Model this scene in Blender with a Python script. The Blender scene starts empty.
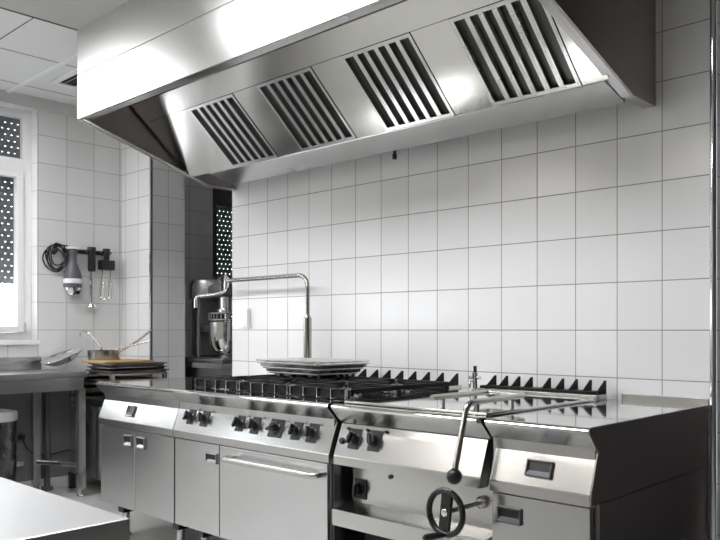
import bpy, bmesh, math, random
from mathutils import Vector, Matrix
random.seed(7)
C = bpy.context.scene.collection
sc = bpy.context.scene
PI = math.pi

# ------------------------------------------------------------------ materials
def new_mat(name):
    m = bpy.data.materials.new(name); m.use_nodes = True
    nt = m.node_tree; b = nt.nodes['Principled BSDF']
    return m, nt, b
def simple(name, col, rough=0.5, metal=0.0, **kw):
    m, nt, b = new_mat(name)
    b.inputs['Base Color'].default_value = (*col, 1)
    b.inputs['Roughness'].default_value = rough
    b.inputs['Metallic'].default_value = metal
    for k, v in kw.items(): b.inputs[k.replace('_', ' ')].default_value = v
    # slight procedural variation of the roughness
    n = nt.nodes.new('ShaderNodeTexNoise'); n.inputs['Scale'].default_value = 9
    tc = nt.nodes.new('ShaderNodeTexCoord'); nt.links.new(tc.outputs['Object'], n.inputs['Vector'])
    mr = nt.nodes.new('ShaderNodeMapRange')
    mr.inputs['To Min'].default_value = max(0.0, rough - .04); mr.inputs['To Max'].default_value = min(1, rough + .04)
    nt.links.new(n.outputs['Fac'], mr.inputs['Value']); nt.links.new(mr.outputs[0], b.inputs['Roughness'])
    return m
def brushed(name, col, r0, r1, grain=(1.5, 60, 160), bump=0, aniso=0.0):
    m, nt, b = new_mat(name)
    if aniso:                                   # horizontal brush lines smear reflections up and down
        tg = nt.nodes.new('ShaderNodeTangent'); tg.direction_type = 'RADIAL'; tg.axis = 'Z'
        nt.links.new(tg.outputs[0], b.inputs['Tangent'])
        b.inputs['Anisotropic'].default_value = aniso; b.inputs['Anisotropic Rotation'].default_value = .25
    tc = nt.nodes.new('ShaderNodeTexCoord'); mp = nt.nodes.new('ShaderNodeMapping')
    mp.inputs['Scale'].default_value = grain
    nt.links.new(tc.outputs['Object'], mp.inputs['Vector'])
    n = nt.nodes.new('ShaderNodeTexNoise'); n.inputs['Scale'].default_value = 1.0; n.inputs['Detail'].default_value = 3
    nt.links.new(mp.outputs[0], n.inputs['Vector'])
    n2 = nt.nodes.new('ShaderNodeTexNoise'); n2.inputs['Scale'].default_value = 1.6; n2.inputs['Detail'].default_value = 0
    nt.links.new(tc.outputs['Object'], n2.inputs['Vector'])
    sc_ = nt.nodes.new('ShaderNodeMath'); sc_.operation = 'MULTIPLY'; sc_.inputs[1].default_value = .04; nt.links.new(n.outputs['Fac'], sc_.inputs[0])
    ad = nt.nodes.new('ShaderNodeMath'); ad.operation = 'ADD'
    nt.links.new(sc_.outputs[0], ad.inputs[0]); nt.links.new(n2.outputs['Fac'], ad.inputs[1])
    mr = nt.nodes.new('ShaderNodeMapRange'); mr.inputs['From Min'].default_value = .0; mr.inputs['From Max'].default_value = 1.04
    mr.inputs['To Min'].default_value = r0; mr.inputs['To Max'].default_value = r1
    nt.links.new(ad.outputs[0], mr.inputs['Value']); nt.links.new(mr.outputs[0], b.inputs['Roughness'])
    cm = nt.nodes.new('ShaderNodeMix'); cm.data_type = 'RGBA'
    cm.inputs['A'].default_value = (*[c * .995 for c in col], 1); cm.inputs['B'].default_value = (*[min(1, c * 1.005) for c in col], 1)
    nt.links.new(n.outputs['Fac'], cm.inputs['Factor']); nt.links.new(cm.outputs['Result'], b.inputs['Base Color'])
    b.inputs['Metallic'].default_value = 1
    if bump:
        bp = nt.nodes.new('ShaderNodeBump'); bp.inputs['Strength'].default_value = bump; bp.inputs['Distance'].default_value = .001
        nt.links.new(n.outputs['Fac'], bp.inputs['Height']); nt.links.new(bp.outputs[0], b.inputs['Normal'])
    return m
def tiles(name, col, grout, size, off, rough=.16, gw=.004, axes=('X', 'Z'), var=.03, tile_top=None, plaster=None):
    """square glazed tiles laid on a world grid; the third axis is ignored"""
    m, nt, b = new_mat(name)
    N, L = nt.nodes.new, nt.links.new
    tc = N('ShaderNodeTexCoord'); sp = N('ShaderNodeSeparateXYZ'); L(tc.outputs['Object'], sp.inputs[0])
    def mth(op, *ins):
        n = N('ShaderNodeMath'); n.operation = op
        for i, v in enumerate(ins):
            if isinstance(v, (int, float)): n.inputs[i].default_value = v
            else: L(v, n.inputs[i])
        return n.outputs[0]
    ds, cells = [], []
    for ax, o, s in zip(axes, off, size):
        t = mth('DIVIDE', mth('SUBTRACT', sp.outputs[ax], o), s)
        cells.append(mth('FLOOR', t))
        f = mth('FRACT', t)
        ds.append(mth('MULTIPLY', mth('MINIMUM', f, mth('SUBTRACT', 1.0, f)), s))
    dist = mth('MINIMUM', *ds)
    g = N('ShaderNodeMapRange'); g.interpolation_type = 'SMOOTHSTEP'
    g.inputs['From Min'].default_value = gw * .3; g.inputs['From Max'].default_value = gw * .75
    L(dist, g.inputs['Value'])                       # 0 in the joint, 1 on the tile
    cv = N('ShaderNodeCombineXYZ'); L(cells[0], cv.inputs[0]); L(cells[1], cv.inputs[1])
    wn = N('ShaderNodeTexWhiteNoise'); wn.noise_dimensions = '3D'; L(cv.outputs[0], wn.inputs['Vector'])
    vr = N('ShaderNodeMapRange'); vr.inputs['To Min'].default_value = 1 - var; vr.inputs['To Max'].default_value = 1 + var
    L(wn.outputs['Value'], vr.inputs['Value'])
    hs = N('ShaderNodeHueSaturation'); hs.inputs['Color'].default_value = (*col, 1); L(vr.outputs[0], hs.inputs['Value'])
    cm = N('ShaderNodeMix'); cm.data_type = 'RGBA'; cm.inputs['A'].default_value = (*grout, 1)
    L(g.outputs[0], cm.inputs['Factor']); L(hs.outputs[0], cm.inputs['B'])
    colout = cm.outputs['Result']
    rm = N('ShaderNodeMapRange'); rm.inputs['To Min'].default_value = .7; rm.inputs['To Max'].default_value = rough
    L(g.outputs[0], rm.inputs['Value']); L(rm.outputs[0], b.inputs['Roughness'])
    L(colout, b.inputs['Base Color'])
    wv = N('ShaderNodeTexNoise'); wv.inputs['Scale'].default_value = 7; L(tc.outputs['Object'], wv.inputs['Vector'])
    h = N('ShaderNodeMapRange'); h.inputs['From Max'].default_value = gw * 1.6; L(dist, h.inputs['Value'])
    hh = mth('ADD', h.outputs[0], mth('MULTIPLY', wv.outputs['Fac'], .5))
    bp = N('ShaderNodeBump'); bp.inputs['Strength'].default_value = .25; bp.inputs['Distance'].default_value = .002
    L(hh, bp.inputs['Height']); L(bp.outputs[0], b.inputs['Normal'])
    return m
def emitter(name, col, s):
    m, nt, b = new_mat(name)
    b.inputs['Base Color'].default_value = (*col, 1)
    b.inputs['Emission Color'].default_value = (*col, 1); b.inputs['Emission Strength'].default_value = s
    return m
def shutter_mat():
    m, nt, b = new_mat('perforated_shutter')
    N, L = nt.nodes.new, nt.links.new
    tc = N('ShaderNodeTexCoord'); sp = N('ShaderNodeSeparateXYZ'); L(tc.outputs['Object'], sp.inputs[0])
    def mth(op, *ins):
        n = N('ShaderNodeMath'); n.operation = op
        for i, v in enumerate(ins):
            if isinstance(v, (int, float)): n.inputs[i].default_value = v
            else: L(v, n.inputs[i])
        return n.outputs[0]
    zr = mth('DIVIDE', sp.outputs['Z'], .043); row = mth('FLOOR', zr)
    fz = mth('ABSOLUTE', mth('SUBTRACT', mth('FRACT', zr), .5))
    yr = mth('FRACT', mth('ADD', mth('DIVIDE', sp.outputs['Y'], .042), mth('MULTIPLY', mth('MODULO', row, 2.0), .5)))
    fy = mth('ABSOLUTE', mth('SUBTRACT', yr, .5))
    hole = mth('MULTIPLY', mth('LESS_THAN', fz, .075), mth('LESS_THAN', fy, .15))
    b.inputs['Base Color'].default_value = (.17, .173, .18, 1); b.inputs['Roughness'].default_value = .5
    tr = N('ShaderNodeBsdfTransparent'); mx = N('ShaderNodeMixShader')
    L(hole, mx.inputs[0]); L(b.outputs[0], mx.inputs[1]); L(tr.outputs[0], mx.inputs[2])
    L(mx.outputs[0], nt.nodes['Material Output'].inputs['Surface'])
    return m

M = {}
M['steel'] = brushed('brushed_steel', (.56, .56, .555), .20, .30, aniso=.5)
M['steel_v'] = brushed('brushed_steel_vertical_grain', (.60, .60, .61), .20, .30, grain=(160, 160, 1.5), aniso=.8)
M['hood'] = brushed('hood_steel', (.64, .635, .615), .26, .36, grain=(2, 90, 90), aniso=.75)
M['inner'] = brushed('inner_hood_steel', (.56, .55, .53), .13, .20, grain=(2, 90, 90))
M['top'] = brushed('polished_worktop_steel', (.70, .70, .69), .05, .11, grain=(3, 60, 60), bump=0)
M['island'] = brushed('scratched_table_steel', (.48, .48, .48), .30, .48, grain=(30, 4, 30))
M['side'] = brushed('shaded_side_steel', (.40, .37, .355), .30, .40, grain=(60, 2, 60), bump=0)  # same steel toned darker, dim reflections of side faces put into its colour
M['chrome'] = simple('chrome', (.80, .80, .79), .08, 1)
M['tube'] = simple('satin_tube', (.55, .54, .52), .24, 1)
M['tapcol'] = simple('dark_tap_steel', (.40, .385, .36), .22, 1)  # darker steel tone for the tap column and riser
M['iron'] = simple('cast_iron', (.010, .010, .011), .55, 0, Specular_IOR_Level=.2)
M['burner'] = simple('burner_cap_enamel', (.03, .03, .032), .35, .3)
M['black'] = simple('black_plastic', (.015, .015, .016), .28)
M['recess'] = simple('recess_shade', (.01, .01, .01), .7)
M['plate'] = simple('knob_plate_grey', (.035, .036, .04), .45)
M['grey'] = simple('grey_plastic', (.10, .10, .115), .4)
M['white'] = simple('white_plastic', (.80, .80, .80), .35)
M['pvc'] = simple('white_window_frame', (.83, .83, .83), .3)
M['dark'] = simple('dark_paint_and_shade', (.085, .085, .09), .45)  # door and pipe paint, also the shade on the far window frame
M['baffle'] = simple('filter_gap_shade', (.10, .098, .092), .4, .8)
M['binsteel'] = simple('dark_bin_steel', (.20, .20, .21), .28, 1)
M['wood'] = simple('beech_board', (.55, .36, .16), .5)
M['lid'] = simple('pale_grey_lid', (.50, .50, .52), .45)
M['pan'] = brushed('pan_steel', (.45, .44, .42), .12, .24, grain=(20, 20, 20), bump=0)
M['bake'] = brushed('baked_tray_steel', (.20, .18, .16), .3, .5, grain=(10, 10, 10), bump=0)
M['bowl'] = simple('mixer_bowl_steel', (.68, .68, .68), .12, 1)
M['mixer'] = simple('mixer_grey_enamel', (.30, .30, .31), .25, .7)
M['shutter'] = shutter_mat()
M['ceil'] = simple('ceiling_panel_paint', (.74, .74, .74), .38)
M['ceilgrey'] = simple('grey_metal_ceiling', (.42, .42, .40), .35)
M['joint'] = simple('ceiling_joint', (.12, .12, .11), .7)
M['plaster'] = simple('white_plaster', (.66, .66, .66), .6)
M['tableshade'] = simple('under_table_shade', (.17, .17, .18), .4)
M['rearwall'] = simple('grey_rear_wall', (.34, .33, .32), .5)
M['darkwall'] = simple('dark_brown_wall', (.14, .125, .117), .5)
M['floor'] = tiles('floor_tiles', (.56, .56, .545), (.28, .28, .275), (.3, .3), (0, 0), rough=.22, axes=('X', 'Y'))
WHT = (.80, .80, .805)
GR = (.27, .265, .26)
M['tile_back'] = tiles('white_glazed_tiles', WHT, GR, (.2, .2), (.007, .148), axes=('X', 'Z'))
M['tile_side'] = tiles('white_glazed_tiles_side', (.74, .74, .74), (.36, .36, .36), (.2, .2), (-.617, .148), axes=('Y', 'Z'))
M['tile_jamb'] = tiles('white_glazed_tiles_jamb', (.74, .74, .75), (.36, .36, .36), (.14, .2), (0, .148), axes=('Y', 'Z'))
g, nt, b = new_mat('window_glass')
b.inputs['Transmission Weight'].default_value = 1; b.inputs['Roughness'].default_value = 0; b.inputs['IOR'].default_value = 1.0
b.inputs['Base Color'].default_value = (.95, .97, .97, 1)
M['glass'] = g
M['lamp'] = emitter('lamp_diffuser', (.975, .985, 1.0), 18)
M['lamp_warm'] = emitter('warm_lamp_diffuser', (1, .955, .89), 17)

# ------------------------------------------------------------------ mesh builder
class MB:
    def __init__(s): s.v, s.f, s.m = [], [], []
    def add(s, vs, fs, mi=0):
        k = len(s.v); s.v += [Vector(p) for p in vs]
        s.f += [[i + k for i in f] for f in fs]; s.m += [mi] * len(fs); return s
    def _bm(s, bm, mi):
        bm.verts.index_update()
        s.add([v.co.copy() for v in bm.verts], [[v.index for v in f.verts] for f in bm.faces], mi); bm.free(); return s
    def box(s, x0, x1, y0, y1, z0, z1, mi=0, bev=0.0, mat=None, seg=2):
        bm = bmesh.new(); bmesh.ops.create_cube(bm, size=1)
        for v in bm.verts:
            v.co = Vector(((x0 + x1) / 2 + v.co.x * (x1 - x0), (y0 + y1) / 2 + v.co.y * (y1 - y0), (z0 + z1) / 2 + v.co.z * (z1 - z0)))
        if bev: bmesh.ops.bevel(bm, geom=bm.edges[:], offset=bev, segments=seg, affect='EDGES', profile=.5)
        if mat: bmesh.ops.transform(bm, matrix=mat, verts=bm.verts)
        return s._bm(bm, mi)
    def prism(s, prof, axis, c0, c1, mi=0, bev=0.0):
        """closed 2D profile extruded along an axis ('x': profile is (y,z); 'y': (x,z); 'z': (x,y))"""
        def P(a, b, c): return {'x': (c, a, b), 'y': (a, c, b), 'z': (a, b, c)}[axis]
        n = len(prof); bm = bmesh.new()
        A = [bm.verts.new(P(a, b, c0)) for a, b in prof]; B = [bm.verts.new(P(a, b, c1)) for a, b in prof]
        bm.faces.new(A); bm.faces.new(B[::-1])
        for i in range(n): bm.faces.new((A[i], B[i], B[(i + 1) % n], A[(i + 1) % n]))
        bmesh.ops.recalc_face_normals(bm, faces=bm.faces)
        if bev: bmesh.ops.bevel(bm, geom=bm.edges[:], offset=bev, segments=2, affect='EDGES', profile=.5)
        return s._bm(bm, mi)
    def tube(s, pts, r, mi=0, n=12, closed=False, cap=True):
        pts = [Vector(p) for p in pts]; R = r if isinstance(r, (list, tuple)) else [r] * len(pts)
        k = len(pts); up = None; rings = []
        for i in range(k):
            if closed: t = (pts[(i + 1) % k] - pts[i - 1]).normalized()
            else: t = (pts[min(i + 1, k - 1)] - pts[max(i - 1, 0)]).normalized()
            if up is None:
                up = t.orthogonal().normalized()
            else:
                up = (up - t * up.dot(t)); up = up.normalized() if up.length > 1e-6 else t.orthogonal().normalized()
            w = t.cross(up)
            rings.append([pts[i] + (up * math.cos(2 * PI * j / n) + w * math.sin(2 * PI * j / n)) * R[i] for j in range(n)])
        vs = [p for ring in rings for p in ring]; fs = []
        for i in range(k if closed else k - 1):
            a, b2 = i * n, ((i + 1) % k) * n
            for j in range(n): fs.append([a + j, a + (j + 1) % n, b2 + (j + 1) % n, b2 + j])
        if cap and not closed: fs += [list(range(n))[::-1], list(range((k - 1) * n, k * n))]
        return s.add(vs, fs, mi)
    def lathe(s, prof, c, mi=0, n=32, axis='z'):
        """profile of (radius, height) turned about an axis through c"""
        c = Vector(c)
        def Q(r, h, a):
            u, w = r * math.cos(a), r * math.sin(a)
            return c + Vector({'z': (u, w, h), 'y': (u, -h, w), 'x': (h, u, w)}[axis])
        vs, fs = [], []
        for r, h in prof:
            for j in range(n): vs.append(Q(max(r, 1e-5), h, 2 * PI * j / n))
        for i in range(len(prof) - 1):
            for j in range(n): fs.append([i * n + j, i * n + (j + 1) % n, (i + 1) * n + (j + 1) % n, (i + 1) * n + j])
        return s.add(vs, fs, mi)
    def build(s, name, mats, parent=None, smooth=35):
        me = bpy.data.meshes.new(name)
        root = parent
        while root is not None and root.parent is not None: root = root.parent
        off = root.location if root is not None and root.type == 'EMPTY' else Vector((0, 0, 0))
        me.from_pydata([p - off for p in s.v], [], s.f)
        bm = bmesh.new(); bm.from_mesh(me); bmesh.ops.recalc_face_normals(bm, faces=bm.faces); 
        for i, f in enumerate(bm.faces): f.material_index = s.m[i]; f.smooth = True
        bm.to_mesh(me); bm.free()
        for m in (mats if isinstance(mats, (list, tuple)) else [mats]): me.materials.append(M[m])
        me.set_sharp_from_angle(angle=math.radians(smooth))
        o = bpy.data.objects.new(name, me); C.objects.link(o)
        if parent is not None: o.parent = parent
        wn = o.modifiers.new('weighted_normals', 'WEIGHTED_NORMAL'); wn.keep_sharp = True
        return o

def arc(c, a, b2, r, t0, t1, n=7):
    """points of an arc about c in the plane of unit vectors a, b2"""
    c, a, b2 = Vector(c), Vector(a), Vector(b2)
    return [c + a * r * math.cos(t0 + (t1 - t0) * i / (n - 1)) + b2 * r * math.sin(t0 + (t1 - t0) * i / (n - 1)) for i in range(n)]
def bent(pts, rad, n=7):
    """polyline with rounded corners"""
    P = [Vector(p) for p in pts]; out = [P[0]]
    for i in range(1, len(P) - 1):
        d0 = (P[i - 1] - P[i]); d1 = (P[i + 1] - P[i]); r = min(rad, d0.length * .49, d1.length * .49)
        p0, p1 = P[i] + d0.normalized() * r, P[i] + d1.normalized() * r
        for j in range(n + 1):
            t = j / n; out.append(p0 * (1 - t) ** 2 + P[i] * 2 * t * (1 - t) + p1 * t * t)
    out.append(P[-1]); return out
def tag(o, label=None, cat=None, group=None, kind=None):
    for k, v in (('label', label), ('category', cat), ('group', group), ('kind', kind)):
        if v: o[k] = v
    return o
def thing(name, label, cat, loc, group=None):
    o = bpy.data.objects.new(name, None); C.objects.link(o); o.location = loc; o.empty_display_size = .1
    return tag(o, label, cat, group)
def struct(name, mb, mats, smooth=35): return tag(mb.build(name, mats, None, smooth), kind='structure')
def copy_tree(o, parent=None, dx=0, dy=0, dz=0):
    c = o.copy(); C.objects.link(c)
    if parent is None: c.location = o.location + Vector((dx, dy, dz))
    else: c.parent = parent
    for ch in list(o.children): copy_tree(ch, c)
    return c

# ------------------------------------------------------------------ room shell
ZC = 2.81
XL, XR, YF = -4.65, 2.6, -5.0
struct('floor', MB().box(XL - .3, XR + .2, YF - .2, 2.7, -.1, 0), 'floor')
struct('ceiling', MB().box(XL - .3, XR + .2, YF - .2, 2.7, ZC, ZC + .1), 'ceil')
struct('ceiling_panel', MB().box(-3.155, XR, -2.4, 0, ZC - .004, ZC), 'ceilgrey')
# joints of the ceiling panels
jb = MB()
for x in (-3.79, -4.42, -2.55): jb.box(x - .003, x + .003, YF, 0, ZC - .0015, ZC + .001)
for y in (-.02 - .6 * 2, -.02 - .6 * 3, -.02 - .6 * 4): jb.box(XL, XR, y - .003, y + .003, ZC - .0015, ZC + .001)
struct('trim_1', jb, 'joint')
tb = MB().box(-3.17, -3.158, YF, 0, ZC - .006, ZC + .001); struct('trim_2', tb, 'joint')
tb = MB().box(XL, -3.16, -.835, -.805, ZC - .012, ZC + .001, bev=.003); struct('trim_3', tb, 'pvc')

# walls
WT = .28
struct('wall_back', MB().box(-3.17, .012, 0, WT, 0, ZC), 'tile_back')
struct('wall_pier', MB().box(-4.215, -4.21, 0.004, WT, 0, ZC).box(XL, -4.2145, .004, WT, 0, ZC), ['tile_jamb'])
struct('wall_pier_front', MB().box(XL, -4.21, 0, .0042, 0, ZC), 'tile_back')
struct('wall_right', MB().box(XR, XR + .1, YF, 2.6, 0, ZC), 'darkwall')
struct('wall_back_right', MB().box(.05, XR, .02, WT, 0, ZC), 'darkwall')
struct('door_1', MB().box(.048, 1.0, -.012, .02, 0, 2.2, bev=.002), 'dark')
# left wall with two window openings (reveal 0.1 m deep)
W1 = (-2.05, -.624, 1.075, 2.725); W2 = (.80, 2.0, 1.0, 2.725)
W3 = (-4.5, -2.6, 1.075, 2.725)  # unseen window, added to bring daylight in from the left
wl = MB()
ys = sorted([YF, W3[0], W3[1], W1[0], W1[1], 0.0])
def wall_x(mb, y0, y1, holes):
    cur = y0
    for (a, b2, z0, z1) in sorted(holes):
        mb.box(XL - .2, XL, cur, a, 0, ZC); mb.box(XL - .2, XL, a, b2, 0, z0); mb.box(XL - .2, XL, a, b2, z1, ZC); cur = b2
    mb.box(XL - .2, XL, cur, y1, 0, ZC); return mb
struct('wall_left', wall_x(MB(), YF, WT, [W1, W3]), 'tile_side')
struct('wall_left_far', wall_x(MB(), WT, 2.6, [W2]), 'tile_side')
struct('wall_far', MB().box(XL, -1.9, 2.5, 2.6, 0, ZC), 'tile_back')
struct('wall_far_right', MB().box(-2.0, -1.9, WT, 2.5, 0, ZC), 'plaster')
# wall behind the camera
struct('wall_front', MB().box(XL, XR, YF - .1, YF, 0, ZC), 'rearwall')
struct('trim_7_shade', MB().box(XL, XL + .006, -2.15, -.01, .08, .82), 'tableshade')  # dark sheet that puts the under-table shade onto the lower wall
# corner trims
t4 = MB().box(-4.222, -4.206, -.006, .012, 0, ZC, bev=.002); struct('trim_4', t4, 'chrome')
t5 = MB().tube([(.022, -.018, 0), (.022, -.018, 2.81)], .013, n=16); struct('trim_5', t5, 'chrome')
struct('trim_6', MB().box(XL, XL + .012, YF, -.001, 2.725, ZC, bev=.002), 'plaster')

def window(name, W, split=True, lower_open=None, frame='pvc', mull=True):
    y0, y1, z0, z1 = W; xf = XL - .10
    w = MB()
    fw = .055
    w.box(xf - .06, xf, y0, y0 + fw, z0, z1, bev=.004); w.box(xf - .06, xf, y1 - fw, y1, z0, z1, bev=.004)
    w.box(xf - .06, xf - .001, y0 + fw - .002, y1 - fw + .002, z0, z0 + fw); w.box(xf - .06, xf - .001, y0 + fw - .002, y1 - fw + .002, z1 - fw, z1)
    w.box(xf - .058, xf + .003, y0 + .004, y1 - .004, 2.285, 2.375, bev=.004)
    ym = (y0 + y1) / 2
    w.box(xf - .06, xf + .004, ym - .05, ym + .05, z0, z1, bev=.004)
    # opening sashes of the lower lights
    for a, b2 in ((y0 + fw, ym - .05), (ym + .05, y1 - fw)):
        s_ = .045
        w.box(xf - .055, xf + .012, a, a + s_, z0 + fw, 2.285, bev=.005); w.box(xf - .055, xf + .012, b2 - s_, b2, z0 + fw, 2.285, bev=.005)
        w.box(xf - .054, xf + .011, a + s_ - .003, b2 - s_ + .003, z0 + fw + .001, z0 + fw + s_); w.box(xf - .054, xf + .011, a + s_ - .003, b2 - s_ + .003, 2.285 - s_, 2.284)
    o = struct(name, w, frame)
    g_ = MB().box(xf - .035, xf - .029, y0 + fw, y1 - fw, z0 + fw, z1 - fw).build('window_pane', 'glass', o)
    s2 = MB().box(xf - .12, xf - .112, y0, y1, lower_open, z1).build('roller_shutter', 'shutter', o)
    if frame == 'pvc':
        MB().tube([(xf + .014, y1 - .045, 1.13), (xf + .014, y1 - .045, 1.20)], .006).build('hinge', 'lid', o)
        MB().box(XL - .1, XL + .03, y0 - .02, y1 + .01, z0 - .03, z0, bev=.004).build('window_sill', 'pvc', o)
    return o
window('window_1', W1, lower_open=1.48)
window('window_2', W2, lower_open=1.0, frame='dark')  # white frame seen against the light, its shade put into the colour
window('window_3_added', W3, lower_open=1.6)

# ------------------------------------------------------------------ extractor hood
HX0, HX1, HY = -3.16, -.22, -1.0
hood = thing('extractor_hood', 'long brushed steel extractor hood above the cooking range, four slanted grease filters inside', 'extractor hood', ((HX0 + HX1) / 2, -.5, 2.05))
ZF = 2.312
MB().box(HX0, HX1, HY, HY + .014, ZF, 2.556, bev=.002).build('front_panel', 'hood', hood)
MB().box(HX0, HX1, HY, HY + .014, 2.559, ZC - .002, bev=.0015).build('upper_cover', 'hood', hood)
MB().box(HX0 + .012, HX1 - .012, HY + .01, HY + .055, ZF, ZF + .003).build('front_lip', 'steel', hood)
side = [(-.002, 2.052), (-.19, 2.052), (HY + .001, ZF), (HY + .001, ZC - .002), (-.002, ZC - .002)]
for nm, x0, x1, sgn in (('side_panel', HX0, HX0 + .012, 1), ('side_panel', HX1 - .012, HX1, -1)):
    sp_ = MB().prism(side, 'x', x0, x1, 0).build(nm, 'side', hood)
    fl = MB(); f0, f1 = (x1, x1 + .03) if sgn > 0 else (x0 - .04, x0)
    fl.prism([(-.19, 2.052), (HY + .02, ZF - .002), (HY + .02, ZF + .004), (-.19, 2.058)], 'x', f0, f1)
    fl.prism([(-.002, 2.052), (-.19, 2.052), (-.19, 2.058), (-.002, 2.058)], 'x', f0, f1)
    fl.build('side_lip', 'steel', sp_)
# slanted filter bed
B0 = Vector((0, -.325, 2.092)); TD = Vector((0, -.29, .275)).normalized(); ND = Vector((0, -TD.z, TD.y)); ND = -ND if ND.z > 0 else ND
def slope(x0, x1, s0, s1, n0, n1):
    """matrix-free box on the slanted bed: x range, distance up the slope, height off the bed"""
    vs = []
    for n_ in (n0, n1):
        for s_ in (s0, s1):
            for x in (x0, x1): vs.append(Vector((x, 0, 0)) + B0 + TD * s_ + ND * n_)
    fs = [(0, 1, 3, 2), (4, 6, 7, 5), (0, 4, 5, 1), (2, 3, 7, 6), (0, 2, 6, 4), (1, 5, 7, 3)]
    return vs, fs
bed = MB(); bed.add(*slope(HX0 + .013, HX1 - .013, -.01, .53, -.03, -.022)); bed.build('filter_bed', 'inner', hood)
infill = MB()
FX = [(-2.672, -2.253), (-2.048, -1.63), (-1.422, -1.003), (-.792, -.37)]
edges = [HX0 + .03] + [v for f in FX for v in f] + [HX1 - .03]
for i in range(0, len(edges), 2):
    MB().add(*slope(edges[i] + .004, edges[i + 1] - .004, 0, .40, -.021, .004)).build('filler_panel', 'inner', hood)
MB().add(*slope(HX0 + .03, HX1 - .03, .403, .52, -.021, .006)).build('upper_strip', 'inner', hood)
for (x0, x1) in FX:
    f = MB()
    f.add(*slope(x0, x1, 0, .016, -.02, .008)); f.add(*slope(x0, x1, .384, .40, -.02, .008))
    f.add(*slope(x0, x0 + .016, .016, .384, -.02, .008)); f.add(*slope(x1 - .016, x1, .016, .384, -.02, .008))
    fo = f.build('grease_filter', 'steel', hood)
    MB().add(*slope(x0 + .016, x1 - .016, .016, .384, -.0205, -.018)).build('filter_backing', 'baffle', fo)  # plate coloured dark for the shade inside the open filter gaps
    n = 6; w_ = (x1 - x0 - .032) / n
    for k in range(1, n):
        cx = x0 + .016 + w_ * k
        s_ = MB(); s_.add(*slope(cx - .012, cx + .012, .0162, .3838, .002, .006))
        s_.add(*slope(cx - .012, cx - .010, .016, .384, -.016, .0018)); s_.add(*slope(cx + .010, cx + .012, .016, .384, -.016, .0018))
        s_.build('baffle_bar', 'steel', fo)
# interior top and grease gutter along the wall
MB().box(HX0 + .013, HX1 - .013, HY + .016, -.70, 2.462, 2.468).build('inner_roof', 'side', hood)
MB().prism([(-.158, 2.043), (-.318, 2.084), (-.322, 2.10), (-.316, 2.10), (-.31, 2.09), (-.165, 2.053), (-.157, 2.11), (-.152, 2.11)], 'x', -2.93, HX1 - .055).build('grease_gutter', 'steel', hood)
MB().lathe([(.0, -.045), (.011, -.045), (.012, -.02), (.008, -.018), (.008, .03), (0, .03)], (-1.575, -.12, 2.058), n=16).build('drain_plug', 'black', hood)

# ------------------------------------------------------------------ cooking range units
ZT = .86
def top_profile(back=-.012):
    return [(back, ZT), (-.902, ZT), (-.909, ZT - .003), (-.914, ZT - .010), (-.913, ZT - .018), (-.861, .785), (-.835, .785), (-.835, .83), (back, .83)]
PANEL = [(-.860, .781), (-.903, .660), (-.904, .655), (-.904, .624), (-.860, .624), (-.835, .66), (-.835, .781)]
def panel_pt(z, off=0.0):
    """y on the slanted control panel at height z, off metres in front of it"""
    t = (z - .660) / (.781 - .660); return -.903 + t * .043
PN = Vector((0, -.1210, .043)).normalized()           # outward normal of the slanted panel
PT = Vector((0, .043, .121)).normalized()             # up along the panel
def on_panel(x, z): return Vector((x, panel_pt(z), z))
def panel_frame(x, z):
    c = on_panel(x, z)
    return Matrix(((1, 0, 0, c.x), (0, -PN.y, PT.y, c.y), (0, -PN.z, PT.z, c.z), (0, 0, 0, 1)))   # local -y looks out of the panel
def face_frame(x, y, z): return Matrix.Translation((x, y, z))
def knob(parent, F, r=.024, plate=(.030, .036), turn=0.0, mat='black'):
    k = MB(); n = 24
    prof = [(r * 1.0, 0.0), (r * 1.02, .006), (r * .86, .010), (r * .80, .026), (r * .72, .030), (0, .030)]
    t = MB(); t.lathe(prof, (0, 0, 0), n=n, axis='y')
    bm = MB(); bm.v = [F @ p for p in [Vector(v) for v in t.v]]; bm.f = t.f; bm.m = t.m
    R = F @ Matrix.Rotation(turn, 4, 'Y')
    bm.box(-.006, .006, -.040, -.028, -r * .92, r * .92, 0, .002, mat=R)
    o = bm.build('knob', mat, parent)
    MB().box(-plate[0], plate[0], -.003, .0005, -plate[1], plate[1], 0, .0012, mat=F).build('knob_plate', 'plate', o)
    return o
def pull(parent, F, w, h, rim='steel', inner='black', name='handle'):
    """recessed shell pull: raised rim, dark cup with a sloping bottom lip"""
    m = MB(); t = .0055
    m.box(-w, w, -.010, .001, h - t, h, 0, .002, mat=F); m.box(-w, w, -.012, .001, -h, -h + t * 1.4, 0, .002, mat=F)
    m.box(-w, -w + t, -.010, .001, -h, h, 0, .002, mat=F); m.box(w - t, w, -.010, .001, -h, h, 0, .002, mat=F)
    m.box(-w + t, w - t, -.003, .001, -h + t, h - t, 1, 0, mat=F)
    k = len(m.v)
    m.add([F @ Vector(p) for p in [(-w + t, -.011, -h + t), (w - t, -.011, -h + t), (w - t, -.0032, -h * .25), (-w + t, -.0032, -h * .25)]], [(0, 1, 2, 3)], 0)
    return m.build(name, [rim, inner], parent)
def worktop(name, root, x0, x1):
    o = MB().prism(top_profile(), 'x', x0, x1).build(name, ['top', 'steel'], root)
    for p_ in o.data.polygons:
        if p_.normal.z < -.2: p_.material_index = 1
    return o
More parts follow.
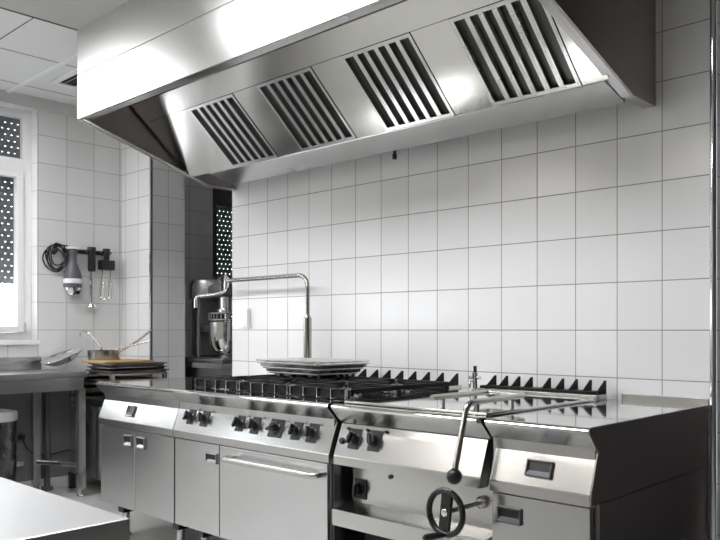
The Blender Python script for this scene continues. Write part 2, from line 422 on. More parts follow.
def feet(root, xs, z1, ys=(-.80, -.12)):
    for x in xs:
        for y in ys:
            f = MB(); f.box(x - .03, x + .03, y - .03, y + .03, z1 - .055, z1, 1, .002); f.lathe([(.024, .014), (.021, .02), (.021, z1 - .05)], (x, y, 0), 0, n=20); f.lathe([(0, 0), (.03, 0), (.03, .012), (.024, .016)], (x, y, 0), 0, n=20)
            f.build('leg', ['steel', 'black'], root)
def carcass(root, x0, x1, z0=.19, y0=-.868, name='body'):
    return MB().box(x0, x1, y0, -.012, z0, .829).build(name, 'steel', root)
def door(root, x0, x1, z0, z1, y=-.895, name='door', mat='steel_v'):
    return MB().box(x0, x1, y, y + .024, z0, z1, 0, .003).build(name, mat, root)

# --- unit A : neutral base cabinet with two doors
A0, A1 = -3.125, -2.333
ua = thing('base_cabinet', 'steel base cabinet with two narrow doors at the far left end of the cooking range', 'cabinet', ((A0 + A1) / 2, -.45, 0))
carcass(ua, A0 + .012, A1 - .002)
worktop('worktop', ua, A0, A1 - .0005)
p = MB().prism(PANEL, 'x', A0 + .008, A1 - .001, bev=.0012).build('control_panel', 'steel', ua)
pull(p, panel_frame(-2.785, .716), .037, .030)
for x0, x1, hx in ((A0 + .02, -2.726, -2.79), (-2.722, A1 - .006, -2.655)):
    d = door(ua, x0, x1, .195, .617)
    pull(d, face_frame(hx, -.895, .56), .042, .030)
feet(ua, (A0 + .12, A1 - .10), .19)

# --- unit B : gas range with oven
B_0, B_1 = -2.332, -1.168
ub = thing('gas_range', 'wide steel gas range with black cast iron grates, oven door and seven front knobs', 'gas range', ((B_0 + B_1) / 2, -.45, 0))
carcass(ub, B_0 + .002, B_1 - .012)
worktop('cooktop', ub, B_0, B_1)
p = MB().prism(PANEL, 'x', B_0 + .001, B_1 - .004, bev=.0012).build('control_panel', 'steel', ub)
for x, turn, pl in ((-2.205, .1, (.028, .036)), (-2.085, -.3, (.030, .038)), (-1.80, .15, (.028, .036)), (-1.685, .0, (.030, .038)), (-1.538, 1.0, (.046, .040)), (-1.40, .1, (.029, .038)), (-1.298, -.2, (.031, .040))):
    knob(ub, panel_frame(x, .728), r=.028 if pl[0] > .04 else .025, plate=pl, turn=turn)
d = door(ub, B_0 + .006, -1.946, .195, .617); pull(d, face_frame(-2.00, -.895, .553), .045, .024)
d = door(ub, -1.940, -1.19, .195, .617, name='oven_door', mat='steel_v')
hb = MB(); hb.tube(bent([(-1.845, -.896, .573), (-1.845, -.945, .573), (-1.215, -.945, .573), (-1.215, -.896, .573)], .03), .013, n=14)
hb.build('handle', 'tube', d)
feet(ub, (B_0 + .12, B_1 - .14), .19)
# burners and grates
gx = [B_0 + .02 + .377 * i for i in range(4)]
for i in range(3):
    x0, x1 = gx[i] + .004, gx[i + 1] - .004; xm = (x0 + x1) / 2
    for y in (-.64, -.315):
        br = MB()
        br.lathe([(.075, .0), (.078, .010), (.062, .016), (.0, .016)], (xm, y, ZT), 1, n=28)
        br.lathe([(.052, .014), (.052, .024), (.048, .030), (.02, .034), (0, .034)], (xm, y, ZT), 0, n=28)
        br.build('burner', ['burner', 'pan'], ub)
    gr = MB(); zt, zb = ZT + .046, ZT + .004
    ya, yb = -.80, -.155
    def bar(a, b2, c0, c1, lo=.016): gr.box(a, b2, c0, c1, zt - lo, zt, 0, .002)
    bar(x0, x1, ya + .03, ya + .044, .03); bar(x0, x1, yb - .014, yb, .03); bar(x0, x0 + .013, ya + .03, yb, .02); bar(x1 - .013, x1, ya + .03, yb, .02)
    bar(x0, x1, -.485, -.470, .02)
    for y in (-.64, -.315):
        for ang in range(0, 360, 45):
            c_, s_ = math.cos(math.radians(ang)), math.sin(math.radians(ang))
            L = .155 / max(abs(c_) * .155 / .175, abs(s_)) if True else .1
            L = min(L, .175 / max(abs(c_), 1e-6) if abs(c_) > .5 else L, .155 / max(abs(s_), 1e-6) if abs(s_) > .5 else L)
            Mx = Matrix.Translation((xm, y, 0)) @ Matrix.Rotation(math.radians(ang), 4, 'Z')
            gr.box(.045, L, -.006, .006, zt - .018, zt, 0, .002, mat=Mx)
    for k in range(5):                           # upright rib ends along the front edge, highlights put in as bright steel
        xx = x0 + .006 + (x1 - x0 - .012) * k / 4
        gr.box(xx - .002, xx + .002, ya, ya + .05, zb, zt, 1, .0008)
    gr.box(x0, x1, ya + .016, ya + .022, zb + .003, zt - .004, 0)
    for (xx, yy) in ((x0 + .01, yb - .01), (x1 - .01, yb - .01), (x0 + .01, -.48), (x1 - .01, -.48)):
        gr.box(xx - .008, xx + .008, yy - .008, yy + .008, ZT, zt - .01, 0, .002)
    gr.build('grate', ['iron', 'tube'], ub)
def flue(root, x0, x1, fins, y0=-.125, y1=-.03):
    f = MB(); f.box(x0, x1, y0, y1, ZT, ZT + .022, 0, .003)
    o = f.build('flue', 'steel', root)
    MB().box(x0 + .02, x1 - .02, y0 + .012, y1 - .012, ZT + .0222, ZT + .034, 0, .002).build('flue_slot', 'iron', o)
    for x in fins:
        MB().prism([(y0 + .004, ZT + .022), (y1 - .004, ZT + .022), (y1 - .004, ZT + .078), (y1 - .012, ZT + .078)], 'x', x - .004, x + .004, bev=.001).build('flue_fin', 'iron', o)
flue(ub, B_0 + .10, B_1 - .04, [-2.15 + .092 * k for k in range(11)])

# --- unit C : tilting bratt pan
C0, C1 = -1.145, -.402
uc = thing('tilting_bratt_pan', 'steel tilting bratt pan with black handwheel on its front and a bent tube lid handle', 'bratt pan', ((C0 + C1) / 2, -.45, 0))
cb = MB(); cb.box(C0 + .002, C1 - .002, -.80, -.012, .39, .829); cb.box(C0 + .03, C1 - .03, -.70, -.012, .17, .39); cb.build('body', 'steel', uc)
worktop('worktop', uc, C0, C1)
p = MB().prism(PANEL, 'x', C0 + .003, C1 - .012, bev=.0012).build('control_panel', 'steel', uc)
knob(uc, panel_frame(-1.045, .728), r=.026, plate=(.030, .040), turn=.2)
knob(uc, panel_frame(-.935, .730), r=.026, plate=(.032, .040), turn=-.5)
for x, z, r in ((-1.112, .715, .012), (-1.09, .762, .006), (-.985, .765, .006), (-.885, .766, .006)):
    F = panel_frame(x, z); t = MB().lathe([(r * 1.15, 0), (r * 1.15, .004), (r, .006), (r * .85, .010), (0, .011)], (0, 0, 0), n=18, axis='y'); t.v = [F @ v for v in t.v]
    t.build('button', 'black', uc)
knob(uc, face_frame(-1.097, -.802, .517), r=.027, plate=(.033, .040), turn=.1)
MB().lathe([(.009, 0), (.009, .004), (0, .005)], (-.93, -.802, .585), n=14, axis='y').build('screw', 'black', uc)
sh = MB(); sh.prism([(-.80, .462), (-.885, .452), (-.905, .448), (-.905, .385), (-.895, .385), (-.895, .44), (-.80, .452)], 'x', C0 - .005, C1 - .004, bev=.001)
sh.build('front_ledge', 'steel', uc)
MB().box(C0 + .03, C1 - .03, -.76, -.702, .18, .38).build('lower_recess', 'recess', uc)  # black block, shade of the opening under the ledge put into its colour
feet(uc, (C0 + .10, C1 - .12), .17)
# lid and its looped tube handle
lid = MB().box(C0 + .02, C1 - .015, -.865, -.15, ZT + .0005, ZT + .011, 0, .004).build('lid', 'top', uc)
zb = ZT + .048
hp = bent([(-.665, -.862, zb), (-.663, -.532, zb), (-.470, -.560, zb), (-.448, -.93, zb), (-.442, -1.0, .70)], .035)
hm = MB(); hm.tube(hp, .0105, 0, n=14)
for x, y in ((-.665, -.80), (-.46, -.86), (-.466, -.65)): hm.tube([(x, y, ZT + .010), (x, y, zb)], .007, 0)
hh = hm.build('lid_handle', 'tube', lid)
kb = MB(); kb.lathe([(.0, -.026)] + [(.026 * math.sin(PI * k / 12), -.026 * math.cos(PI * k / 12)) for k in range(1, 12)] + [(.0, .026)], (-.442, -1.004, .676), n=24); 
kb.build('handle_ball', 'black', uc)
# handwheel
wc = Vector((-.482, -1.0, .553)); R_ = .072
wm = MB(); wm.tube([wc + Vector((R_ * math.cos(2 * PI * k / 40), 0, R_ * math.sin(2 * PI * k / 40))) for k in range(40)], .0105, 0, n=12, closed=True)
wm.box(wc.x - .022, wc.x + .022, wc.y - .005, wc.y + .008, wc.z - R_, wc.z + R_, 0, .003, mat=Matrix.Translation(wc) @ Matrix.Rotation(.12, 4, 'Y') @ Matrix.Translation(-wc))
wh = wm.build('handwheel', 'black', uc)
MB().lathe([(.013, -.006), (.013, .008), (.010, .010), (0, .010)], wc, n=20, axis='y').build('hub_cap', 'chrome', wh)
MB().tube([wc + Vector((0, .0, 0)), wc + Vector((0, .20, 0))], .008, 0, n=14).lathe([(.0, 0), (.022, 0), (.022, .012), (.014, .018), (0, .018)], (wc.x, -.802, wc.z), 0, n=20, axis='y').build('wheel_shaft', 'tube', wh)
g0 = wc + Vector((-.012, -.012, -R_))
MB().tube([g0 + Vector((.01, 0, 0)), g0 + Vector((-.004, -.03, 0)), g0 + Vector((-.012, -.06, 0)), g0 + Vector((-.014, -.068, 0))], [.009, .012, .011, .006], 0, n=14).build('crank_grip', 'black', wh)
flue(uc, C0 + .09, C1 - .02, [-1.00 + .068 * k for k in range(4)] + [-.70 + .068 * k for k in range(5)])
tp = MB(); tx, ty = -1.02, -.165
tp.lathe([(.016, 0), (.016, .006), (.010, .01), (.010, .055), (.013, .06), (.013, .085), (0, .09)], (tx, ty, ZT + .011), 0, n=18)
tp.tube([(tx - .034, ty, ZT + .072), (tx + .034, ty, ZT + .072)], .007, 0); tp.tube(bent([(tx, ty, ZT + .055), (tx + .01, ty - .05, ZT + .06), (tx + .01, ty - .055, ZT + .03)], .02), .006, 0)
tp.tube([(tx, ty, ZT + .095), (tx, ty, ZT + .125)], .008, 1)
tp.build('water_tap', ['chrome', 'black'], uc)

# --- unit D : neutral cabinet with drawer
D0, D1 = -.388, 0.0
ud = thing('drawer_cabinet', 'narrow steel base cabinet with drawer at the right end of the range, dark side showing', 'cabinet', ((D0 + D1) / 2, -.45, 0))
carcass(ud, D0 + .002, D1 - .006)
worktop('worktop', ud, D0, D1 - .004)
p = MB().prism(PANEL, 'x', D0 + .012, D1 - .004, bev=.0012).build('control_panel', 'steel', ud)
pull(p, panel_frame(-.192, .712), .048, .027, rim='grey')
d = door(ud, D0 + .016, D1 - .008, .195, .617, name='drawer', mat='steel'); pull(d, face_frame(-.30, -.895, .553), .046, .026, rim='grey')
sp1 = [(-.012, ZT - .001), (-.902, ZT - .001), (-.913, ZT - .010), (-.912, ZT - .018), (-.859, .783), (-.901, .660), (-.902, .627), (-.012, .627)]
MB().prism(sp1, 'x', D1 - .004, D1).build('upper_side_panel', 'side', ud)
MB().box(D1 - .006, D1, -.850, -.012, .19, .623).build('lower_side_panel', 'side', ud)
MB().box(D0 + .02, D1 - .0005, -.011, -.001, ZT - .03, ZT + .024, 0, .002).build('back_upstand', 'steel', ud)
feet(ud, (D0 + .07, D1 - .07), .19)

# ------------------------------------------------------------------ swing arm tap over the range
tap = thing('pot_filler_tap', 'tall swing arm tap with long horizontal pipe rising behind the gas range', 'tap', (-2.307, -.10, ZT))
bx, by = -2.290, -.0
by = -.095
t = MB(); t.lathe([(.034, .0), (.034, .008), (.023, .012), (.023, .355), (.019, .362), (.013, .375), (.010, .38)], (bx, by, ZT + .001), n=24); t.build('column', 'tapcol', tap)
MB().tube(bent([(bx, by, ZT + .36), (bx, by, 1.462), (-3.09, by, 1.462)], .085, 10), .013, 0, n=14).build('riser_pipe', 'tapcol', tap)
MB().lathe([(.0, -.035), (.014, -.035), (.016, -.02), (.016, .025), (.012, .03), (0, .03)], (-3.095, by, 1.455), 0, n=18).tube([(-3.10, by, 1.47), (-3.10, by, 1.50)], .010).build('swivel_joint', 'chrome', tap)
MB().box(-3.155, -3.115, by - .02, by + .02, 1.445, 1.487, 0, .005).build('tap_lever', 'black', tap)
MB().tube(bent([(-3.095, by, 1.44), (-3.11, by, 1.392), (-3.19, by - .01, 1.378), (-3.40, by - .03, 1.368), (-3.40, by - .03, 1.295)], .035), .0105, 0, n=14).build('spout', 'chrome', tap)

# ------------------------------------------------------------------ trays on the burners
def tray_mesh(x0, x1, y0, y1, z, h, t=.0025, fl=.018):
    m = MB()
    bot = [(x0 + fl, y0 + fl, z), (x1 - fl, y0 + fl, z), (x1 - fl, y1 - fl, z), (x0 + fl, y1 - fl, z)]
    tp_ = [(x0 + .008, y0 + .008, z + h), (x1 - .008, y0 + .008, z + h), (x1 - .008, y1 - .008, z + h), (x0 + .008, y1 - .008, z + h)]
    rim = [(x0, y0, z + h), (x1, y0, z + h), (x1, y1, z + h), (x0, y1, z + h)]
    rl = [(x0, y0, z + h - .006), (x1, y0, z + h - .006), (x1, y1, z + h - .006), (x0, y1, z + h - .006)]
    vs = bot + tp_ + rim + rl; fs = [(0, 1, 2, 3)]
    for i in range(4):
        j = (i + 1) % 4
        fs += [(i, j, j + 4, i + 4), (i + 4, j + 4, j + 8, i + 8), (i + 8, j + 8, j + 12, i + 12)]
    m.add(vs, fs); return m
TLB = ['shallow steel tray lowest of three stacked on the rear burners', 'shallow steel tray in the middle of three stacked on the rear burners', 'shallow steel tray topmost of three stacked on the rear burners, under the wire rack']
for k in range(3):
    e = .028 * (2 - k); x0, x1, y0, y1, z = -2.235 + e, -1.725 - e, -.475 + e * .6, -.15 - e * .6, .9075 + .0255 * k
    ta = thing('shallow_tray', TLB[k], 'tray', (-1.98, -.31, z), 'trays stacked on the rear burners')
    tray_mesh(x0, x1, y0, y1, z, .022, fl=.012 if k else .03).build('tray_body', 'pan', ta)
    MB().tube([(x0, y0, z + .021), (x1, y0, z + .021), (x1, y1, z + .021), (x0, y1, z + .021)], .0035, 0, closed=True, n=8).build('rim', 'chrome', ta)
rk = MB(); zr = .991
rk.tube([(-2.25, -.47, zr), (-1.72, -.47, zr), (-1.72, -.16, zr), (-2.25, -.16, zr)], .004, 0, closed=True, n=8)
for k in range(13): rk.tube([(-2.22 + .04 * k, -.47, zr), (-2.22 + .04 * k, -.16, zr)], .002, 0, n=6)
for y in (-.40, -.28): rk.tube([(-2.25, y, zr - .003), (-1.72, y, zr - .003)], .003, 0, n=6)
tag(rk.build('wire_rack', 'chrome'), 'thin wire rack lying on the stacked trays over the rear burners', 'rack')

# ------------------------------------------------------------------ switch on the tiled wall
sw = thing('light_switch', 'small white switch plate on the tiled wall left of the tall tap', 'switch', (-3.0, 0, 1.2))
MB().box(-3.045, -2.965, -.012, 0, 1.165, 1.255, 0, .004).build('switch_plate', 'white', sw)
MB().box(-2.972, -2.964, -.03, -.0, 1.16, 1.285, 0, .002).build('edge_strip', 'white', sw)
MB().box(-3.035, -2.985, -.016, -.011, 1.18, 1.24, 0, .002).build('rocker', 'white', sw)

# ------------------------------------------------------------------ utensil rail on the left wall
ux = XL + .005
rail = thing('utensil_rail', 'black wall rail with clips holding the hand blender tools beside the window', 'rail', (XL, -.3, 1.74))
MB().box(XL, XL + .018, -.44, -.10, 1.715, 1.745, 0, .003).build('rail_bar', 'black', rail)
for y in (-.40, -.262, -.15): MB().box(XL + .015, XL + .075, y - .035, y + .035, 1.722, 1.738, 0, .004).build('clip', 'black', rail)
def vlathe(prof, y, x=XL + .06, n=24, mi=0, mb=None): return (mb or MB()).lathe(prof, (x, y, 0), mi, n=n)
mo = thing('hand_blender_motor', 'grey hand blender motor with white ring hanging upside down, cable coiled beside it', 'hand blender', (XL + .06, -.40, 1.4))
vlathe([(0, 1.745), (.030, 1.745), (.038, 1.735), (.030, 1.715), (.024, 1.68), (.026, 1.645), (.040, 1.605), (.054, 1.565), (.060, 1.535), (.0610, 1.522)], -.40).build('grip', 'grey', mo)
vlathe([(0.0631, 1.522), (0.0650, 1.518), (0.0650, 1.492), (0.0631, 1.488)], -.40).build('ring', 'white', mo)
vlathe([(0.0625, 1.488), (0.0625, 1.462), (0.0587, 1.458)], -.40).build('collar', 'grey', mo)
vlathe([(0.0587, 1.458), (0.0562, 1.44), (0.0450, 1.412), (0.0325, 1.40), (0, 1.398)], -.40).box(XL + .095, XL + .112, -.41, -.37, 1.41, 1.435, 1, .003).build('coupling', ['bowl', 'black'], mo)
MB().lathe([(0, 1.76), (0.0375, 1.757), (0.0500, 1.748), (0.0450, 1.740), (0, 1.74)], (XL + .06, -.40, 0), n=24).build('end_cap', 'white', mo)
cb = MB()
for k in range(5):
    cy, cz, ry, rz = -.515 + .012 * (k % 3), 1.668 + .010 * ((k * 2) % 3), .078 - .007 * k, .095 - .004 * k
    cb.tube([(XL + .02 + .009 * k + .008 * math.sin(2 * PI * j / 32 + k), cy + ry * math.cos(2 * PI * j / 32), cz + rz * math.sin(2 * PI * j / 32) + .01 * math.sin(4 * PI * j / 32 + k)) for j in range(32)], .0052, 0, n=8, closed=True)
cb.tube(bent([(XL + .06, -.41, 1.742), (XL + .05, -.44, 1.765), (XL + .035, -.50, 1.76), (XL + .03, -.58, 1.70)], .03), .0052, 0, n=8)
cb.tube([(XL + .03, -.53, 1.70), (XL + .055, -.50, 1.74)], .016, 0, n=10)
cb.build('power_cable', 'black', mo)
st = thing('blending_shaft', 'steel stick blender shaft with black head hanging on the wall rail', 'blender attachment', (XL + .06, -.262, 1.3))
vlathe([(0, 1.765), (.030, 1.765), (.031, 1.74), (.026, 1.735), (.028, 1.60), (.024, 1.585), (.012, 1.58)], -.262).build('head', 'black', st)
vlathe([(.016, 1.582), (.015, 1.36), (.016, 1.345)], -.262).build('shaft', 'chrome', st)
vlathe([(.013, 1.347), (.032, 1.338), (.038, 1.322), (.038, 1.315), (.030, 1.318), (.0, 1.335)], -.262).build('blade_guard', 'chrome', st)
wk = thing('whisk_attachment', 'black headed twin wire whisk hanging at the right end of the wall rail', 'whisk', (XL + .06, -.15, 1.35))
wb = MB(); vlathe([(0, 1.762), (.026, 1.762), (.028, 1.73), (.022, 1.70), (.022, 1.665), (.0, 1.66)], -.15, mb=wb)
wb.box(XL + .03, XL + .09, -.205, -.095, 1.60, 1.675, 0, .008); wb.build('gear_head', 'black', wk)
ww = MB()
for y0 in (-.180, -.120):
    ww.tube([(XL + .06, y0, 1.60), (XL + .06, y0, 1.55)], .005, 0, n=8)
    for a in (0, PI / 3, 2 * PI / 3):
        pts = [(XL + .06 + math.cos(a) * r, y0 + math.sin(a) * r, z) for r, z in ((.004, 1.55), (.014, 1.50), (.024, 1.44), (.026, 1.40), (.018, 1.372), (0, 1.362), (-.018, 1.372), (-.026, 1.40), (-.024, 1.44), (-.014, 1.50), (-.004, 1.55))]
        ww.tube(bent(pts, .02, 3), .0018, 0, n=6)
ww.build('whisk_wires', 'chrome', wk)

# ------------------------------------------------------------------ work table along the left wall
TX = -4.185; TY1 = -.475; TY0 = -2.15
wt = thing('work_table', 'long steel work table against the left wall under the window', 'table', (-4.4, -1.3, 0))
MB().box(XL + .004, TX, TY0, TY1, .822, .864, 0, .006).build('tabletop', 'island', wt)
MB().box(XL + .02, TX - .018, TY0 + .02, TY1 - .02, .735, .822).build('apron', 'steel', wt)
MB().box(XL + .004, XL + .02, TY0, -.60, .864, .957, 0, .004).build('upstand', 'steel', wt)
for x, y in ((TX - .03, TY1 - .035), (XL + .06, -.655), (TX - .03, TY0 + .04), (XL + .06, TY0 + .04)):
    l = MB().box(x - .024, x + .024, y - .024, y + .024, .05, .74, 0, .003).build('leg', 'steel', wt)
    MB().lathe([(0, 0), (.022, 0), (.024, .008), (.018, .014), (.018, .052)], (x, y, 0), n=18).build('foot', 'tube', l)
MB().tube([(XL + .06, -.655, .215), (TX - .03, TY1 - .035, .215)], .017, 0, n=12).build('cross_bar', 'steel', wt)
MB().box(XL + .045, XL + .075, TY0 + .05, -.74, .20, .235, 0, .003).build('back_rail', 'steel', wt)
# pipes and cable under the table
pp = MB(); pp.tube([(-4.60, -.575, 0), (-4.60, -.575, .73)], .020, 0, n=14); pp.box(-4.63, -4.57, -.605, -.545, 0, .03, 0, .004)
tag(pp.build('water_pipe', 'dark'), 'dark upright pipe standing by the wall beneath the steel work table', 'pipe')
so = thing('wall_socket', 'round wall socket with plug under the steel work table', 'socket', (XL, -.69, .40))
MB().lathe([(0, .0), (.04, 0), (.04, .010), (.03, .014), (0, .014)], (XL, -.74, .395), n=24, axis='x').build('socket_plate', 'grey', so)
MB().lathe([(.022, .014), (.024, .03), (.016, .055), (0, .058)], (XL, -.74, .395), n=18, axis='x').build('plug', 'black', so)
MB().tube(bent([(XL + .055, -.74, .395), (XL + .07, -.73, .34), (XL + .06, -.68, .27), (XL + .04, -.55, .25), (XL + .04, -.30, .29)], .05), .006, 0, n=8).build('plug_cable', 'black', so)
bn = thing('waste_bin', 'round dark steel waste bin with pale rim under the work table', 'bin', (-4.42, -1.02, 0))
MB().lathe([(0, .002), (.14, .002), (.148, .02), (.148, .555), (.144, .56)], (-4.40, -1.01, 0), n=40).build('bin_body', 'binsteel', bn)
MB().lathe([(.150, .55), (.156, .556), (.156, .60), (.148, .612), (.10, .622), (0, .626)], (-4.40, -1.01, 0), n=40).build('lid', 'lid', bn)

# ------------------------------------------------------------------ tray cabinet in the corner, with pans and board on it
KX0, KX1, KY0, KY1 = -4.56, -3.92, -.44, -.03
kc = thing('tray_cabinet', 'low steel cabinet with tray slides in the corner behind the work table', 'cabinet', (-4.2, -.24, 0))
MB().box(KX0, KX1, KY0, KY1, .12, .62, 0, .004).build('cabinet_body', 'steel_v', kc)
for x in (KX0 + .015, KX1 - .015):
    for y in (KY0 + .015, KY1 - .015):
        MB().box(x - .013, x + .013, y - .013, y + .013, .62, .838, 0, .002).build('post', 'steel', kc)
        MB().box(x - .02, x + .02, y - .02, y + .02, 0, .12, 0, .003).build('foot', 'black', kc)
SZ = (.66, .72, .78)
for z in SZ:
    for x0, x1 in ((KX0 + .029, KX0 + .06), (KX1 - .06, KX1 - .029)): MB().box(x0, x1, KY0 + .03, KY1 - .03, z, z + .003).build('slide', 'steel', kc)
MB().box(KX0, KX1, KY0, KY1, .838, .850, 0, .003).build('cabinet_top', 'steel', kc)
MB().box(-4.33, -4.25, KY0 - .004, KY0 + .001, .42, .49, 0, .001).build('vent_slot', 'black', kc)
gt = 'baking trays in the corner cabinet'
for k, z in enumerate(SZ):
    tag(tray_mesh(KX0 + .032, KX1 - .032, KY0 - .02, KY1 - .04, z + .0035, .022).build('baking_tray', 'bake'),
        ('dark baking tray in the lowest slides of the corner cabinet', 'dark baking tray in the middle slides of the corner cabinet', 'dark baking tray in the top slides of the corner cabinet')[k], 'baking tray', gt)
TL = ['wide dark baking tray lowest in the stack on the corner cabinet', 'wide dark baking tray second from the bottom of the corner stack', 'grey baking tray just beneath the wooden board in the corner stack']
for k in range(3):
    x0 = -4.26 + .01 * k; x1 = -3.90 - .012 * (k % 2); y0 = -.455 + .006 * k; y1 = -.03 - .008 * k; z = .8505 + .0235 * k
    o = thing('baking_tray', TL[k], 'baking tray', (-4.05, -.24, z), 'stack of baking trays in the corner')
    tray_mesh(x0, x1, y0, y1, z, .019).build('tray_body', 'bake' if k != 1 else 'pan', o)
    MB().tube([(x0, y0, z + .018), (x1, y0, z + .018), (x1, y1, z + .018), (x0, y1, z + .018)], .0035, 0, closed=True, n=6).build('rim', 'bake' if k != 1 else 'pan', o)
BZ = .9185
bd = MB(); bd.box(-4.36, -4.0, -.445, -.09, BZ, BZ + .016, 0, .005)
tag(bd.build('cutting_board', 'wood'), 'wooden cutting board under the saucepan on top of the tray stack', 'cutting board')
BZ += .0165
c = Vector((-4.265, -.325, BZ)); r_, h_ = .108, .066
sp_o = thing('saucepan', 'small steel saucepan on the wooden board, its long handle slanting up to the corner trim', 'saucepan', c)
MB().lathe([(0, 0), (r_ * .93, 0), (r_ * .98, .008), (r_, h_), (r_ + .004, h_ + .003), (r_ - .002, h_ + .003), (r_ * .96, .010), (0, .004)], c, n=40).build('pan_bowl', 'pan', sp_o)
MB().tube(bent([c + Vector((.09, .055, .05)), c + Vector((.125, .08, .075)), c + Vector((.20, .14, .13)), (-3.985, -.115, 1.15)], .05), .0075, 0, n=10).build('handle', 'tube', sp_o)
sn = MB().tube(bent([c + Vector((.045, .04, .015)), c + Vector((.095, .055, .08)), (-3.985, -.125, 1.07)], .03), .0065, 0, n=10)
sn.lathe([(0, .004), (.03, .008), (.034, .012), (0, .010)], c + Vector((.032, .036, .004)), n=20)
tag(sn.build('cooking_spoon', 'tube'), 'long steel spoon leaning out of the saucepan, lower of the two slanting handles', 'spoon')
la = MB(); la.tube(bent([c + Vector((.015, -.045, .024)), c + Vector((.08, -.05, .085)), (-4.30, -.42, 1.135), (-4.375, -.44, 1.135), (-4.38, -.44, 1.10)], .022), .0055, 0, n=10)
la.lathe([(0, .006), (.02, .008), (.03, .02), (.031, .024), (.027, .022), (.018, .012), (0, .010)], c + Vector((-.012, -.045, .004)), 0, n=24)
tag(la.build('ladle', 'tube'), 'thin ladle with hooked handle end standing up out of the saucepan', 'ladle')
dt = thing('steel_dish', 'flared steel dish leaning on the tray stack left of the saucepan', 'dish', (-4.46, -.60, .866))
TM = Matrix.Translation((-4.425, -.535, .932)) @ Matrix.Rotation(math.radians(22), 4, 'X')
d_ = MB().lathe([(0, .0), (.08, 0), (.11, .02), (.136, .045), (.140, .047), (.134, .047), (.10, .02), (0, .006)], (0, 0, -.01), n=40)
d_.v = [TM @ v for v in d_.v]; d_.build('dish_bowl', 'bowl', dt)
d_ = MB().tube([(.138 * math.cos(2 * PI * k / 36), .138 * math.sin(2 * PI * k / 36), .037) for k in range(36)], .004, 0, closed=True, n=8)
d_.v = [TM @ v for v in d_.v]; d_.build('rim', 'chrome', dt)

# ------------------------------------------------------------------ planetary mixer in the next room
mt = thing('mixer_table', 'low steel table carrying the mixer in the next room', 'table', (-4.1, .6, 0))
MB().box(-4.60, -3.3, .31, .95, .86, .90, 0, .004).build('tabletop', 'steel', mt)
MB().box(-4.58, -3.32, .35, .93, .10, .86, 0, .003).build('cabinet_body', 'side', mt)
for x in (-4.55, -3.36):
    for y in (.38, .90): MB().box(x - .025, x + .025, y - .025, y + .025, 0, .1, 0, .002).build('foot', 'black', mt)
mx = thing('planetary_mixer', 'grey planetary mixer with polished steel bowl seen through the doorway', 'mixer', (-4.15, .55, .90))
MB().box(-4.45, -3.84, .36, .74, .901, .935, 0, .012).build('base', 'mixer', mx)
MB().box(-4.44, -4.30, .46, .72, .935, 1.40, 0, .03).build('column', 'mixer', mx)
MB().lathe([(0, 1.385), (.16, 1.385), (.175, 1.395), (.178, 1.42), (.178, 1.50), (.165, 1.535), (.11, 1.553), (0, 1.556)], (-4.23, .53, 0), n=40).build('head', 'mixer', mx)
MB().box(-4.23, -3.93, .41, .61, 1.39, 1.50, 0, .03).build('gear_arm', 'mixer', mx)
mc = (-3.97, .49, 0)
MB().lathe([(.06, 1.40), (.06, 1.31), (.075, 1.305), (.075, 1.285), (.04, 1.28), (.02, 1.275), (.018, 1.15), (0, 1.15)], mc, n=24).build('drive_shaft', 'bowl', mx)
MB().lathe([(0, .965), (.055, .967), (.10, .99), (.125, 1.04), (.132, 1.09), (.134, 1.205), (.140, 1.21), (.130, 1.212), (.127, 1.09), (.10, 1.0), (0, .98)], mc, n=40).lathe([(.06, .936), (.06, .95), (.04, .966), (0, .966)], mc, n=24).build('bowl', 'bowl', mx)
gd = MB()
for zz in (1.225, 1.275): gd.tube([(mc[0] + .136 * math.cos(2 * PI * k / 30), mc[1] + .136 * math.sin(2 * PI * k / 30), zz) for k in range(30)], .006, 0, closed=True, n=8)
for k in range(14):
    a = 2 * PI * k / 14; gd.tube([(mc[0] + .136 * math.cos(a), mc[1] + .136 * math.sin(a), 1.225), (mc[0] + .136 * math.cos(a), mc[1] + .136 * math.sin(a), 1.275)], .003, 0, n=6)
gd.build('bowl_guard', 'chrome', mx)
MB().box(-4.32, -4.14, .44, .52, 1.13, 1.19, 0, .008).tube([(-4.22, .40, .94), (-4.22, .40, 1.39)], .014).build('bowl_arm', 'mixer', mx)

# ------------------------------------------------------------------ island table in the foreground
IX1, IY1 = -.03, -2.30
it = thing('island_table', 'steel prep table with bright brushed top in the near left foreground', 'table', (-.9, -2.75, 0))
MB().box(-1.85, IX1, -3.3, IY1, .81, .85, 0, .004).build('tabletop', 'island', it)
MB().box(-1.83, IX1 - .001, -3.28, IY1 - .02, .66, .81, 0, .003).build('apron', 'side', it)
for x in (-1.79, IX1 - .05):
    for y in (-3.24, IY1 - .06):
        l = MB().box(x - .025, x + .025, y - .025, y + .025, .05, .66, 0, .003).build('leg', 'side', it)
        MB().lathe([(0, 0), (.022, 0), (.024, .008), (.018, .014), (.018, .052)], (x, y, 0), n=16).build('foot', 'tube', l)

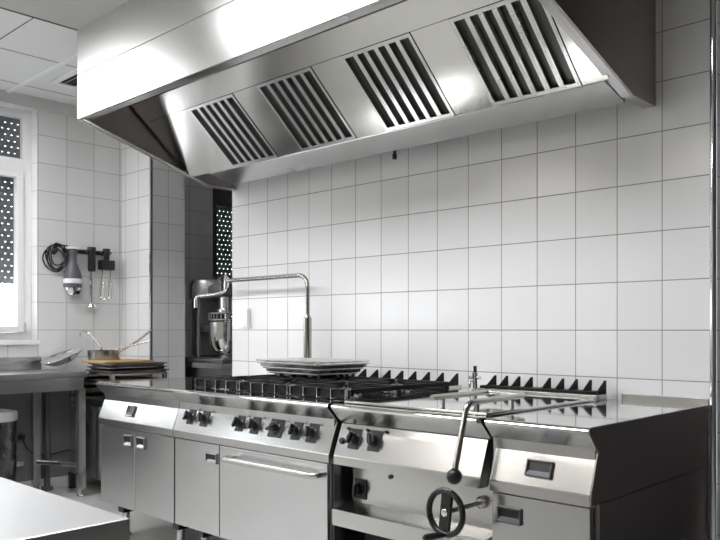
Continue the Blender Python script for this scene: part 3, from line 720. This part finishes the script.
# ------------------------------------------------------------------ ceiling vent and lamps
vt = thing('ceiling_vent', 'white framed ceiling vent left of the hood', 'vent', (-3.95, -.62, ZC))
vf = MB(); vx0, vx1, vy0, vy1 = -4.20, -3.62, -.72, -.34
vf.box(vx0, vx1, vy0, vy0 + .04, ZC - .012, ZC, 0, .003); vf.box(vx0, vx1, vy1 - .04, vy1, ZC - .012, ZC, 0, .003)
vf.box(vx0, vx0 + .04, vy0 + .04, vy1 - .04, ZC - .0118, ZC); vf.box(vx1 - .04, vx1, vy0 + .04, vy1 - .04, ZC - .0118, ZC); vf.build('vent_frame', 'pvc', vt)
MB().box(vx0 + .04, vx1 - .04, vy0 + .04, vy1 - .04, ZC - .004, ZC - .001).build('vent_recess', 'recess', vt)
for k in range(4):
    y = vy0 + .07 + .075 * k
    MB().box(vx0 + .04, vx1 - .04, -.018, .018, -.001, .001, 0, 0, mat=Matrix.Translation((0, y, ZC - .010)) @ Matrix.Rotation(.6, 4, 'X')).build('vent_slat', 'pvc', vt)

LP = [(-4.0, -1.70), (-1.93, -1.70), (-.78, -1.70), (-3.5, -4.2), (-1.5, -4.2)]
def lamp():
    x, y = LP[0]
    o = thing('ceiling_light', 'x', 'ceiling light', (x, y, ZC))
    hx, hy = .60, .25
    f = MB(); f.box(x - hx, x + hx, y - hy, y - hy + .02, ZC - .05, ZC, 0, .003); f.box(x - hx, x + hx, y + hy - .02, y + hy, ZC - .05, ZC, 0, .003)
    f.box(x - hx, x - hx + .02, y - hy + .02, y + hy - .02, ZC - .049, ZC); f.box(x + hx - .02, x + hx, y - hy + .02, y + hy - .02, ZC - .049, ZC); f.build('lamp_frame', 'pvc', o)
    MB().box(x - hx + .02, x + hx - .02, y - hy + .02, y + hy - .02, ZC - .04, ZC - .034).build('diffuser', 'lamp', o)
    return o
l0 = lamp()
LL = ['long ceiling light in front of the hood, nearest the window', 'long ceiling light in front of the middle of the hood', 'long ceiling light in front of the right end of the hood',
      'long ceiling light at the rear of the kitchen by the left wall', 'long ceiling light at the rear middle of the kitchen']
for i, (x, y) in enumerate(LP):
    o = l0 if i == 0 else copy_tree(l0, None, x - LP[0][0], y - LP[0][1])
    tag(o, LL[i], 'ceiling light', 'long ceiling lights')
    if i > 2:
        for ch in o.children:
            if ch.name.startswith('diffuser'): ch.material_slots[0].link = 'OBJECT'; ch.material_slots[0].material = M['lamp_warm']

# ------------------------------------------------------------------ daylight
w = bpy.data.worlds.new('overcast'); sc.world = w; w.use_nodes = True
bg = w.node_tree.nodes['Background']; bg.inputs['Color'].default_value = (.93, .96, 1.0, 1); bg.inputs['Strength'].default_value = 6.0
for W in (W1, W2, W3):
    a = bpy.data.lights.new('window_daylight', 'AREA'); a.shape = 'RECTANGLE'; a.size = W[3] - W[2]; a.size_y = W[1] - W[0]
    a.cycles.is_portal = True
    ao = bpy.data.objects.new('window_daylight', a); C.objects.link(ao)
    ao.location = (XL - .19, (W[0] + W[1]) / 2, (W[2] + W[3]) / 2); ao.rotation_euler = (0, -PI / 2, 0)

# ------------------------------------------------------------------ camera
F_, PX_, H_, CZ_ = 767.5, 449.0, 329.7, 1.15
cam = bpy.data.cameras.new('camera'); co = bpy.data.objects.new('camera', cam); C.objects.link(co)
cam.sensor_fit = 'HORIZONTAL'; cam.sensor_width = 36; cam.lens = 36 * F_ / 720
cam.shift_x = -(PX_ - 360) / 720; cam.shift_y = (H_ - 270) / 720
al = math.atan((PX_ + 456) / F_)
co.location = (1.148, -2.905, CZ_); co.rotation_euler = (PI / 2, 0, PI / 2 - al)
cam.clip_start = .02
sc.camera = co

sc.view_settings.view_transform = 'Standard'; sc.view_settings.look = 'None'
sc.view_settings.gamma = 1; sc.view_settings.use_curve_mapping = False
sc.view_settings.exposure = 0.12
try:
    sc.cycles.use_denoising = True; sc.cycles.max_bounces = 10; sc.cycles.diffuse_bounces = 5; sc.cycles.glossy_bounces = 6
    sc.cycles.transparent_max_bounces = 12; sc.cycles.sample_clamp_indirect = 6
    sc.cycles.caustics_reflective = True; sc.cycles.blur_glossy = .5
except Exception: pass
